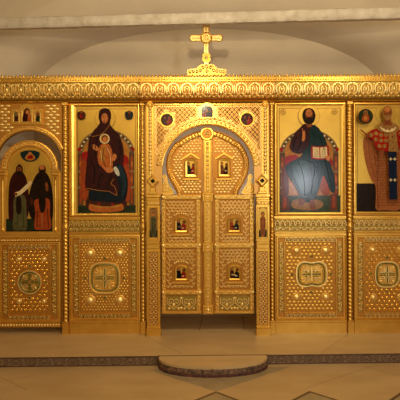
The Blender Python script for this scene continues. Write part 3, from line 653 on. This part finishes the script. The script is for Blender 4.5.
# arched opening round the side door with its small triptych
root = thing('side_doorway_surround', AXC, 234, 0, 'gold scale textured surround arching over the side door', 'door surround')
b = B(plane(0))
hole = [(61.4,322),(61.4,172)]+circ(AXC, 163, 33.0, 30, .25, pi-.25, end=True)+[(-1.6,172),(-1.6,322)]
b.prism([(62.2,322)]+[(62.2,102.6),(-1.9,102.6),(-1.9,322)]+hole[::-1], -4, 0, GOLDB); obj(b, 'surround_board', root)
b = B(plane(0))
b.sweep(circ(AXC, 163, 35.4, 36, .40, pi-.40, end=True), [(-2.3,0),(-2.2,1.6),(-1.2,1.8),(-.8,.7),(1.2,.7),(1.5,1.5),(2.2,1.3),(2.4,0)], GOLDM)
leafarc(b, AXC, 163, 35.5, .40, pi-.40, 3.0, 3.4, .6, GOLD, 1.2); obj(b, 'arch_band', root)
b = B(plane(0))
for xa, xb in ((-2, 28), (31, 62)):
    b = B(plane(0)); field(b, xa, 103.5, xb, 150, 6.4, 3.1, 0, GOLD, 1.1, 'brick', lambda x, y: math.hypot(x-AXC, y-163) > 39.3 and not (9 < x < 46 and 103.5 < y < 125)); obj(b, 'brick_relief', root)
b = B(plane(0)); b.prism([(12,124),(12,108.5),(20.6,108.5),(21.4,105),(27.6,102.9),(33.8,105),(34.6,108.5),(43,108.5),(43,124)], 0, 1.2, GOLDM)
for x0, x1, y0 in ((14,19.6,111),(22.6,32.6,107),(35.4,41,111)): b.sweep([(x0,121.4),(x0,y0+2),((x0+x1)/2,y0-.6),(x1,y0+2),(x1,121.4)], [(-.6,1.2),(0,1.9),(.6,1.2)], GOLD, True)
tr = obj(b, 'small_triptych', root)
def arched(x0, y0, x1, y1): r = (x1-x0)/2; return [(x1,y1)]+circ((x0+x1)/2, y0+r, r, 12, 0, pi, end=True)+[(x0,y1)]
painting('painting', -.0152, tr, [(PM['maroon'], smooth([(27,107.5),(24.6,109.6),(24,113),(22.9,117),(23,121),(31,121),(31,116),(30,112),(29.6,109)])), (PM['skin'], ell(27.6,111.4,1.8,2.3,12)), (PM['orange2'], smooth([(28.4,114.6),(31.6,114.6),(32.2,118.6),(31.6,121),(28.2,121)])), (PM['skin'], ell(29.8,114.4,1.2,1.5,10))], (arched(23,107.4,32.2,121.2), GOLDF), .01)
painting('painting', -.0152, tr, [(PM['brown'], smooth([(15.6,116),(18.2,116),(18.8,121),(15,121)])), (PM['tan'], ell(17,113.9,1.3,1.5,10))], (arched(14.4,110.6,19.4,121.2), PM['olive']), .01)
painting('painting', -.0152, tr, [(PM['grn'], smooth([(37,115.4),(39.6,115.4),(40.2,121),(36.4,121)])), (PM['skin2'], ell(38.2,113.7,1.2,1.5,10))], (arched(35.8,110.6,40.8,121.2), PM['tan']), .01)
# ---- royal doorway surround
MX = 208.3
root = thing('royal_doorway_surround', MX, 194, CY, 'gold lattice wall with a leafy arch over the double doors', 'door surround')
b = B(plane(CY)); r0 = 46
hole = [(MX+r0,194)]+circ(MX, 171, r0, 40, 0, pi, end=True)+[(MX-r0,194)]
b.prism([(269.2,194),(269.2,103.4),(146.4,103.4),(146.2,194)]+hole[::-1], -4, 0, ROSEG)
for xa in (147.2, 262): b.box(xa, 103.5, xa+6.4, 194, 0, .5, GOLDM)
obj(b, 'surround_board', root)
b = B(plane(CY))
b.sweep(circ(MX, 171, 49, 48, .12, pi-.12, end=True), [(-3.2,0),(-3.1,2.2),(-2.2,2.4),(-1.7,1.0),(1.7,1.0),(2.2,2.6),(3.2,2.3),(3.4,0)], GOLDM)
leafarc(b, MX, 171, 49.2, .12, pi-.12, 4.6, 4.6, .9, GOLD, 2.4)
obj(b, 'arch_band', root)
b = B(plane(CY))
med = [(167.3,120),(247.2,119.6)]
def ok(x, y):
    if math.hypot(x-MX, y-171) < 54: return False
    if any(math.hypot(x-a, y-c) < 8.3 for a, c in med): return False
    return not (197.5 < x < 217 and y < 120)
field(b, 155, 106, MX-1, 180, 4.6, 2.5, 0, GOLD, 1.1, 'net', ok); obj(b, 'lattice_relief', root)
b = B(plane(CY)); field(b, MX+1, 106, 262, 180, 4.6, 2.5, 0, GOLD, 1.1, 'net', ok); obj(b, 'lattice_relief', root)
b = B(plane(CY)); b.box(154.5, 103.4, 262.5, 105.6, 0, 1.6, GOLDM, .5); leafline(b, (154.5,104.2), (262.5,104.2), 1.6, 2.2, 1.4, GOLD, .6, 2); obj(b, 'top_rail', root)
for i, (x, y) in enumerate(med):
    b = B(plane(CY)); b.sweep(circ(x, y, 6.6, 24), [(-1.2,0),(-.9,1.8),(.4,1.8),(1.0,.8),(1.2,0)], GOLDM, True); m_ = obj(b, 'medallion_frame', root)
    painting('painting', CY-.006, m_, [(PM['brown'], smooth([(x-4.6,y+3.4),(x-3.4,y-.5),(x-1.5,y-1.4),(x,y+.5),(x,y+4.8)])), (PM['red'], smooth([(x+.2,y+4.8),(x+.4,y),(x+2.6,y-1.2),(x+4.4,y+.6),(x+4,y+3.4)])), (PM['skin2'], ell(x-2.0,y-2.2,1.3,1.5,10)), (PM['skin2'], ell(x+2.2,y-2.2,1.3,1.5,10)), (PM['tan'], strip([(x-1,y+2),(x+2,y+1)], .7))], (circ(x, y, 5.8, 24), PM['maroon']), .4)
b = B(plane(CY)); b.prism([(198.6,118.6),(198.6,107.6),(201,106.8),(203,104.4),(207.4,102.9),(212,104.4),(214,106.8),(216.2,107.6),(216.2,118.6)], 0, 2.4, GOLDM)
kf = obj(b, 'crown_icon_frame', root)
painting('painting', CY-.031, kf, [(PM['brown'], rect(201.8,112.6,213,113.6)), (PM['red'], smooth([(203,113),(206,112),(206,116.6),(202.6,116.6)])), (PM['navy2'], smooth([(209,112),(212,113),(212.4,116.6),(208.6,116.6)])), (PM['skin'], ell(207.4,110.8,1.2,1.6,10)), (PM['skin2'], ell(204,111.6,1,1.2,10)), (PM['skin2'], ell(210.8,111.6,1,1.2,10))], (arched(201.6,105.6,213.2,117)[0:1]+circ(207.4,110.4,5.8,12,0,pi,4.8,True)+[(201.6,117)], PM['dkbrown']), .2)
for f in (-1, 1):       # colonnettes, ring heads, diamond brackets
    cx = MX+f*57.4-.4
    b = B(plane(CY)); b.lathe_post(cx, 106, 174, lambda y, a: 1.7*(.85+.25*sin(y*1.75)), GOLD, 1.2, 10, .6); c_ = obj(b, 'colonnette', root)
    b = B(plane(CY)); b.sweep(circ(cx, 104.4, 2.5, 16), [(-1,1.8),(0,3.2),(1,1.8)], GOLD, True); b.dome(cx, 104.4, 1.3, 1.2, 2, GOLD); b.lathe_post(cx, 102.2, 106.2, lambda y, a: 2.2, GOLDM, 0, 12, 2); obj(b, 'ring_head', c_)
    dx = MX+f*54.4-.8
    b = B(plane(CY)); b.prism([(dx-6,181),(dx,174.6),(dx+6,181),(dx,187.4)], 0, 3.4, GOLDM)
    b.sweep([(dx-5,181),(dx,186.4),(dx+5,181),(dx,175.6)], [(-.9,3.4),(0,4.6),(.9,3.4)], GOLD, True)
    b.poly([(dx-2.6,181),(dx,178.3),(dx+2.6,181),(dx,183.7)], 3.5, PM['dkbrown'])
    b.box(dx-3, 187, dx+3, 193.9, 0, 3.0, GOLDM, .6); b.box(dx-4.2, 191.8, dx+4.2, 194, 0, 3.8, GOLDM, .4); obj(b, 'diamond_bracket', root)

# ---- piers each side of the royal doors
def pier(f):
    x0, x1 = (146.8, 159.8) if f < 0 else (256.2, 269.2); c = (x0+x1)/2
    root = thing('door_pier', c, 335.8, CY, 'gilded pier %s of the double doors, small standing figure in %s' % (('left','grey green') if f < 0 else ('right','dull rose')), 'pier')
    b = B(plane(CY)); b.box(x0, 194, x1, 335.8, -7, .6, GOLDM); obj(b, 'shaft', root)
    b = B(plane(CY)); b.box(x0-.8, 194, x1+.8, 197.4, -5, 3.0, GOLDM, .5); b.box(x0, 197.4, x1, 200, -4, 2.2, GOLDM, .5); b.box(x0, 201.4, x1, 205, -4, 1.8, GOLDM, .5)
    leafline(b, (x0,203.2), (x1,203.2), 2.6, 3, 1.6, GOLD, .8, 2); obj(b, 'capital', root)
    b = B(plane(CY)); moulding(b, x0+1.0, 206.4, x1-1.0, 239.6, [(0,.6),(.2,2),(1,2),(1.5,.7)], GOLDM)
    b.sweep([(c-4.4,238),(c-4.4,211.6)]+circ(c, 211.8, 4.4, 10, pi, 0, end=True)+[(c+4.4,211.6),(c+4.4,238)], [(-.5,.6),(0,1.4),(.5,.6)], GOLD); obj(b, 'icon_frame', root)
    y = 0
    robe, robe2 = (PM['olive'], PM['grn']) if f < 0 else (PM['rose'], PM['rose2'])
    painting('painting', CY-.008, root, [(PM['grn'], rect(c-3.8,230,c+3.8,237.2)), (PM['ochre'], ell(c,214.2,2.2,2.2,14)), (robe, smooth([(c,216),(c-2.4,218.4),(c-2.8,224),(c-1.8,235.6),(c+1.8,235.6),(c+2.8,224),(c+2.4,218.4)])), (robe2, strip([(c-1.2,218),(c-.6,235)], .7)), (robe2, strip([(c+1.6,219),(c+1.0,235)], .6)), (PM['brown'], ell(c,213.6,1.5,1.8,12)), (PM['skin'], ell(c,214.2,1.1,1.5,12))],
        ([(c+3.8,237.4)]+circ(c, 211.6, 3.8, 12, 0, pi, end=True)+[(c-3.8,237.4)], PM['tan'] if f < 0 else GOLDF), .2)
    b = B(plane(CY)); b.box(x0, 241, x1, 243.4, 0, 2.2, GOLDM, .5); b.box(x0, 244.4, x1, 248.6, 0, 1.6, GOLDM, .5)
    moulding(b, x0+1.0, 250.4, x1-1.0, 325.4, [(0,.6),(.2,1.8),(1,1.8),(1.5,.7)], GOLDM); obj(b, 'shaft_moulding', root)
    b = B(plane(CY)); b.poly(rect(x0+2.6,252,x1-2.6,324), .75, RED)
    for i in range(14):
        yy = 254.6+i*5.2
        for g in (1,-1):
            b.ridge(smooth([(c+g*.3,yy-2.4),(c+g*3.2,yy-1.2),(c+g*3.2,yy+1.2),(c+g*.6,yy+1.6)], 3, False), 1.0, 1.2, .7, GOLD)
        b.dome(c, yy, 1.1, 1.2, .7, GOLD)
    obj(b, 'scroll_relief', root)
    b = B(plane(CY)); b.box(x0-.3, 326.4, x1+.3, 328.4, -5, 2.2, GOLDM, .4); b.box(x0-.8, 328.4, x1+.8, 335.9, -6, 3.0, GOLDM, .4); obj(b, 'base', root)
pier(-1); pier(1)

# ---- royal doors: two leaves and the strip between them
DY = .02
def arch_x(y):  # half width of the crown of the doors at a height
    pts = [(129.6,0),(131,9),(134,18),(139,27),(146,34.6),(153,39),(160,41.2),(167,41.4),(174,39.8),(180,37),(186,33.6),(194,30.6)]
    for (a, u), (c, v) in zip(pts, pts[1:]):
        if a <= y <= c: return u+(v-u)*(y-a)/(c-a)
    return 30.6
DCX = 207.6
def royal_leaf(f):
    X = lambda d: DCX+f*d
    side = 'left' if f < 0 else 'right'
    root = thing('altar_gate', X(25), 313.6, DY, '%s leaf of the gilded double doors, half arched top and three small painted panels' % side, 'door')
    prof = [(0,129.6),(9,131),(18,134),(27,139),(34.6,146),(39,153),(41.2,160),(41.4,167),(39.8,174),(37,180),(33.6,186),(31,191),(30.6,195)]
    crown = smooth(prof, 3, False)
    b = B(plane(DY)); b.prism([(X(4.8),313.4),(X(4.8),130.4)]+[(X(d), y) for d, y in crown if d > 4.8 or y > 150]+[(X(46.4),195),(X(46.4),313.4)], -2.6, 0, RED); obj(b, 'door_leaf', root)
    b = B(plane(DY))
    path = [(X(d-2.6), y+(2.6 if d < 30 else .6)) for d, y in crown if d > 7.4]
    b.sweep(path, [(-2.8,0),(-2.6,1.8),(-1.8,2.2),(-1.2,.8),(1.2,.8),(1.8,2.2),(2.6,1.8),(2.8,0)], GOLDM)
    for i in range(1, len(path)-1, 1):
        a, c = path[i-1], path[i+1]
        b.dome(path[i][0], path[i][1], 1.4, 2.4, .6, GOLD, None, 6)
    obj(b, 'leafy_edge', root)
    # scroll ornament on the shoulder
    b = B(plane(DY))
    sc_ = smooth([(X(34),193.6),(X(47),193.6),(X(46.4),187),(X(43.6),183),(X(43.2),179.4),(X(44.6),176.8),(X(43),174.6),(X(40.6),176.6),(X(40.2),181),(X(38.6),185),(X(36),189)], 3)
    b.prism(sc_, -1.6, 1.0, GOLDM); b.ridge(sc_, 1.3, 1.4, 1.0, GOLD, True); b.ridge(spiral(X(41.6), 189, 3.4, f, 1.3), 1.1, 1.3, 1.0, GOLD); b.ridge([(X(42.6),176.6),(X(41.8),182),(X(39),187)], 1.1, 1.2, 1.0, GOLD)
    obj(b, 'shoulder_scroll', root)
    # rails and stiles
    for y0, y1 in ((194.6,199.6),(242.2,248),(289.8,294.4),(311,313.6)):
        b = B(plane(DY)); b.box(min(X(6), X(46.4)), y0, max(X(6), X(46.4)), y1, 0, 2.0, GOLDM, .6)
        if y1 < 300:
            leafline(b, (X(8), (y0+y1)/2), (X(44.6), (y0+y1)/2), 3.4, 3.6, 1.8, GOLD, 1.2, 0)
            for d in (8, 44.6): b.dome(X(d), (y0+y1)/2, 2.2, 1.6, 1.6, GOLD, None, 8)
        obj(b, 'rail', root)
    for d in (9.3, 44.0):
        b = B(plane(DY)); b.box(min(X(d-2.1),X(d+2.1)), 199, max(X(d-2.1),X(d+2.1)), 311.4, 0, 1.0, GOLDM, .3); leafline(b, (X(d),200), (X(d),311), 3.4, 3.8, .9, GOLD, 1.3, 0)
        obj(b, 'stile', root)
    ic = [(16.6,167.6,6.2,9.6), (26.4,224.6,6.6,7.8), (26.6,272.6,6.6,7.8)]
    def ok2(x, y):
        d = abs(x-DCX)
        if y < 194: 
            if d > arch_x(y)-7 or y < 136: return False
        return all(not (abs(d-a) < w_+3.2 and c-h_-4.6 < y < c+h_+3.2) for a, c, w_, h_ in ic)
    xa, xb = sorted((X(6), X(41))); b = B(plane(DY)); field(b, xa, 134, xb, 194, 3.7, 2.7, 0, GOLD, 1.2, 'brick', ok2); obj(b, 'relief_field', root)
    xa, xb = sorted((X(11.8), X(41.6)))
    for ya, yb2 in ((200, 242), (248.4, 289.8)):
        b = B(plane(DY)); field(b, xa, ya, xb, yb2, 3.9, 3.0, 0, GOLD, 1.2, 'scale', ok2); obj(b, 'relief_field', root)
    # bottom rosettes
    b = B(plane(DY)); xa, xb = sorted((X(11.6), X(41.6))); b.poly(rect(xa, 295.2, xb, 310.6), .1, GREEN)
    for d in (19, 34.2):
        for g in (1,-1):
            b.ridge([(X(d)+g*x, 301.6+y) for x, y in spiral(2.9, 0, 3.0, 1, 1.2, pi)], 1.0, 1.4, .1, GOLD)
        b.ridge([(X(d)-6.4,297),(X(d)-6.8,303),(X(d),309),(X(d)+6.8,303),(X(d)+6.4,297)], 1.2, 1.4, .1, GOLD)
        b.dome(X(d), 304.6, 1.6, 1.6, .1, GOLD, 2.6); b.dome(X(d)-4.6, 308.4, 1.5, 1.2, .1, GOLD); b.dome(X(d)+4.6, 308.4, 1.5, 1.2, .1, GOLD)
    b.dome(X(26.6), 308, 1.6, 1.2, .1, GOLD); b.dome(X(26.6), 298, 1.4, 1.2, .1, GOLD); obj(b, 'rosette_panel', root)
    # three painted panels
    cols = [[(PM['grn'], PM['red'], PM['navy']), (PM['navy'], PM['red'], PM['tan']), (PM['black'], PM['red'], PM['navy'])], [(PM['rose2'], PM['maroon'], PM['tan']), (PM['orange'], PM['navy'], PM['black']), (PM['brown'], PM['black'], PM['cream'])]][0 if f < 0 else 1]
    for k, (a, c, w_, h_) in enumerate(ic):
        cx = X(a)
        arcp = [(cx+w_,c+h_)]+circ(cx, c-h_+w_*.62, w_, 12, 0, pi, w_*.62, True)+[(cx-w_,c+h_)]
        b = B(plane(DY)); big = 1.25 if k == 0 else 1
        b.sweep(arcp, [(-2.3*big,0),(-2.0*big,1.4),(-.8,1.8),(.2,1.0),(.3,.3)] if False else [(2.3*big,0),(2.0*big,1.4),(.8,1.8),(-.2,1.0),(-.3,.3)], GOLDM, True)
        b.box(cx-w_-2.4, c+h_+.8, cx+w_+2.4, c+h_+3.2, 0, 2.0, GOLDM, .4)
        if k == 0:
            b.sweep([(cx-w_-2.6,c-h_+1),(cx-3,c-h_-2.6),(cx,c-h_-4.4),(cx+3,c-h_-2.6),(cx+w_+2.6,c-h_+1)], [(-1.4,0),(-.8,1.6),(.8,1.6),(1.4,0)], GOLDM)
        else:
            for j in range(7): t = -0.75+1.5*j/6; b.dome(cx+sin(t)*(w_+3), c-h_+3-cos(t)*6.4, 1.0, 1.0, 0, GOLD, 1.6, 6)
        leafline(b, (cx-w_-1, c+h_+5.2), (cx+w_+1, c+h_+5.2), 2.0, 2.4, 0, GOLD, 1, 2)
        fr = obj(b, 'icon_frame', root)
        A_, B_, D_ = cols[k]
        yb_ = c+h_
        painting('painting', DY-.005, fr, [(GOLDF, arcp[0:1]+circ(cx, c-h_+w_*.62, w_, 12, 0, pi, w_*.62, True)+[(cx-w_,c-.5),(cx+w_,c-.5)][:1]),
            (PM['brown'], rect(cx-w_, c+1, cx+w_, yb_)),
            (A_, smooth([(cx-w_+.6,yb_-.3),(cx-w_+.8,c+1),(cx-2.8,c-3.2),(cx-.6,c-1),(cx-.4,c+3),(cx-.8,yb_-.3)])),
            (B_, smooth([(cx-.3,yb_-.3),(cx+.2,c+2),(cx+1.6,c-1.6),(cx+4,c),(cx+w_-.7,c+3),(cx+w_-.6,yb_-.3)])),
            (D_, strip([(cx-3,c+2),(cx+1.4,c+2.6)], 1.0)), (PM['hair'], ell(cx-2.6,c-3.9,1.7,1.8,12)), (PM['skin'], ell(cx-2.4,c-3.6,1.2,1.4,12)),
            (PM['hair'], ell(cx+2.6,c-2.6,1.6,1.7,12)), (PM['skin2'], ell(cx+2.4,c-2.3,1.1,1.3,12)), (PM['cream'], strip([(cx+.6,c+3.6),(cx+2.8,c+3.2)], .9))], (arcp, PM['black']), .2)
royal_leaf(-1); royal_leaf(1)
root = thing('door_astragal', DCX, 313.6, DY, 'slim upright gold strip with a round rosette covering the joint of the double doors', 'door strip')
b = B(plane(DY)); b.box(203, 140, 212.2, 313.8, -2.6, 2.6, GOLDM, .5)
for x in (204.2, 211.2): b.ridge([(x,141),(x,313)], 1.3, 1.2, 2.6, GOLDM)
leafline(b, (DCX,200), (DCX,312), 3.4, 3.4, 2.6, GOLD, 1.2, 0)
for i in range(12): b.dome(DCX, 144+i*4.2, 1.6, 1.6, 2.5, GOLD, 1.9, 8)
obj(b, 'strip', root)
for y in (197, 247.2, 309):
    b = B(plane(DY)); b.box(202.2, y-4.6, 213.2, y+4.6, 0, 4.2, GOLDM, .6); b.sweep(rect(204.6,y-2.8,210.8,y+2.8), [(-.5,4.2),(0,5),(.5,4.2)], GOLD, True); b.dome(DCX, y, 1.8, 1.2, 4.2, GOLD); obj(b, 'square_block', root)
b = B(plane(DY)); b.lathe_post  # rosette
b.prism(circ(207.2, 134.2, 6.6, 28), -2.6, 3.0, GOLDM)
b.sweep(circ(207.2, 134.2, 5.4, 28), [(-1.5,3),(-.9,4.6),(.5,4.6),(1.4,3)], GOLDM, True)
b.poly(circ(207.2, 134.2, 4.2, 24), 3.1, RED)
for i in range(8): a = pi*i/4; b.dome(207.2+2.4*cos(a), 134.2+2.4*sin(a), .9, 1.2, 3, GOLD)
b.dome(207.2, 134.2, 1.6, 1.8, 3, GOLD); obj(b, 'rosette', root)

# ---- cross on the crown of the cornice
KY = -.14
root = thing('crowning_cross', 207, 72.4, KY, 'gilded cross on a stepped leafy mound above the middle cornice', 'cross')
b = B(plane(KY)); b.prism([(188,75.5),(188,69.4),(192,68.8),(197,68.4),(199.6,65.2),(203,64.2),(212,64.2),(215.4,65.4),(218,68.6),(222.6,69),(226.6,69.6),(226.6,75.5)], -3, 0, GOLDM)
for x, y in ((190.5,72),(194,71.4),(197.6,71.6),(201,70.6),(203.6,67.6),(207.4,67),(211,67.6),(214,70.4),(217.4,71.4),(221,71.6),(224.4,72),(207.4,71)): b.dome(x, y, 1.7, 1.4, 0, GOLD, 1.9, 8)
b.ridge([(188.6,70.2),(197.4,69.4),(200.2,66.2),(203.6,65.2),(211.6,65.2),(214.8,66.4),(217.6,69.4),(226,70.4)], 1.2, .8, 0, GOLD)
obj(b, 'mound', root)
b = B(plane(KY))
def arm(pts): b.prism(smooth(pts, 3), -2.2, 0, GOLD)
cx, cy = 206.8, 38
def barp(dx, dy, L, w0, w1):
    px_, py_ = -dy, dx; P = lambda a, e: (cx+dx*a+px_*e, cy+dy*a+py_*e)
    pts = [P(2,-w0), P(L-5,-w0), P(L-3.6,-w1), P(L-1,-w1*.8), P(L,0), P(L-1,w1*.8), P(L-3.6,w1), P(L-5,w0), P(2,w0)]
    b.prism(pts, -2.2, 0, GOLD); b.sweep(pts[0:9], [(-.1,0),(.3,.7),(.8,0)], GOLDM)
    b.ridge([P(6,0), P(L-2,0)], 1.4, .8, 0, GOLD)
barp(-1, 0, 16, 2.5, 3.2); barp(1, 0, 16, 2.5, 3.2); barp(0, -1, 15.5, 2.4, 3.1)
b.prism([(204.8,40),(208.8,40),(209.0,64.6),(204.6,64.6)], -2.2, 0, GOLD)
b.prism([(203.0,54.8),(204.4,53.2),(209.4,53.2),(211,55),(210.6,57.4),(211.4,59.4),(210.2,62),(203.6,62),(202.6,59.4),(203.4,57)], -2.4, .3, GOLDM)
b.ridge([(206.8,44),(206.8,53)], 1.6, .8, 0, GOLD); b.dome(206.8, 57.4, 1.8, 1.2, .3, GOLD)
obj(b, 'cross_arms', root)
b = B(plane(KY)); b.prism(circ(cx, cy, 6.1, 28), -2.4, .6, GOLD); b.sweep(circ(cx, cy, 5.2, 28), [(-.8,.6),(0,1.6),(.8,.6)], GOLDM, True)
for i in range(4): a = pi/4+pi*i/2; b.dome(cx+2.6*cos(a), cy+2.6*sin(a), 1.3, 1, .6, GOLD)
b.ridge([(cx-4,cy),(cx+4,cy)], 1.3, 1, .6, GOLD); b.ridge([(cx,cy-4),(cx,cy+4)], 1.3, 1, .6, GOLD)
obj(b, 'centre_disc', root)

for o in bpy.data.objects:
    if '_org' in o: del o['_org']
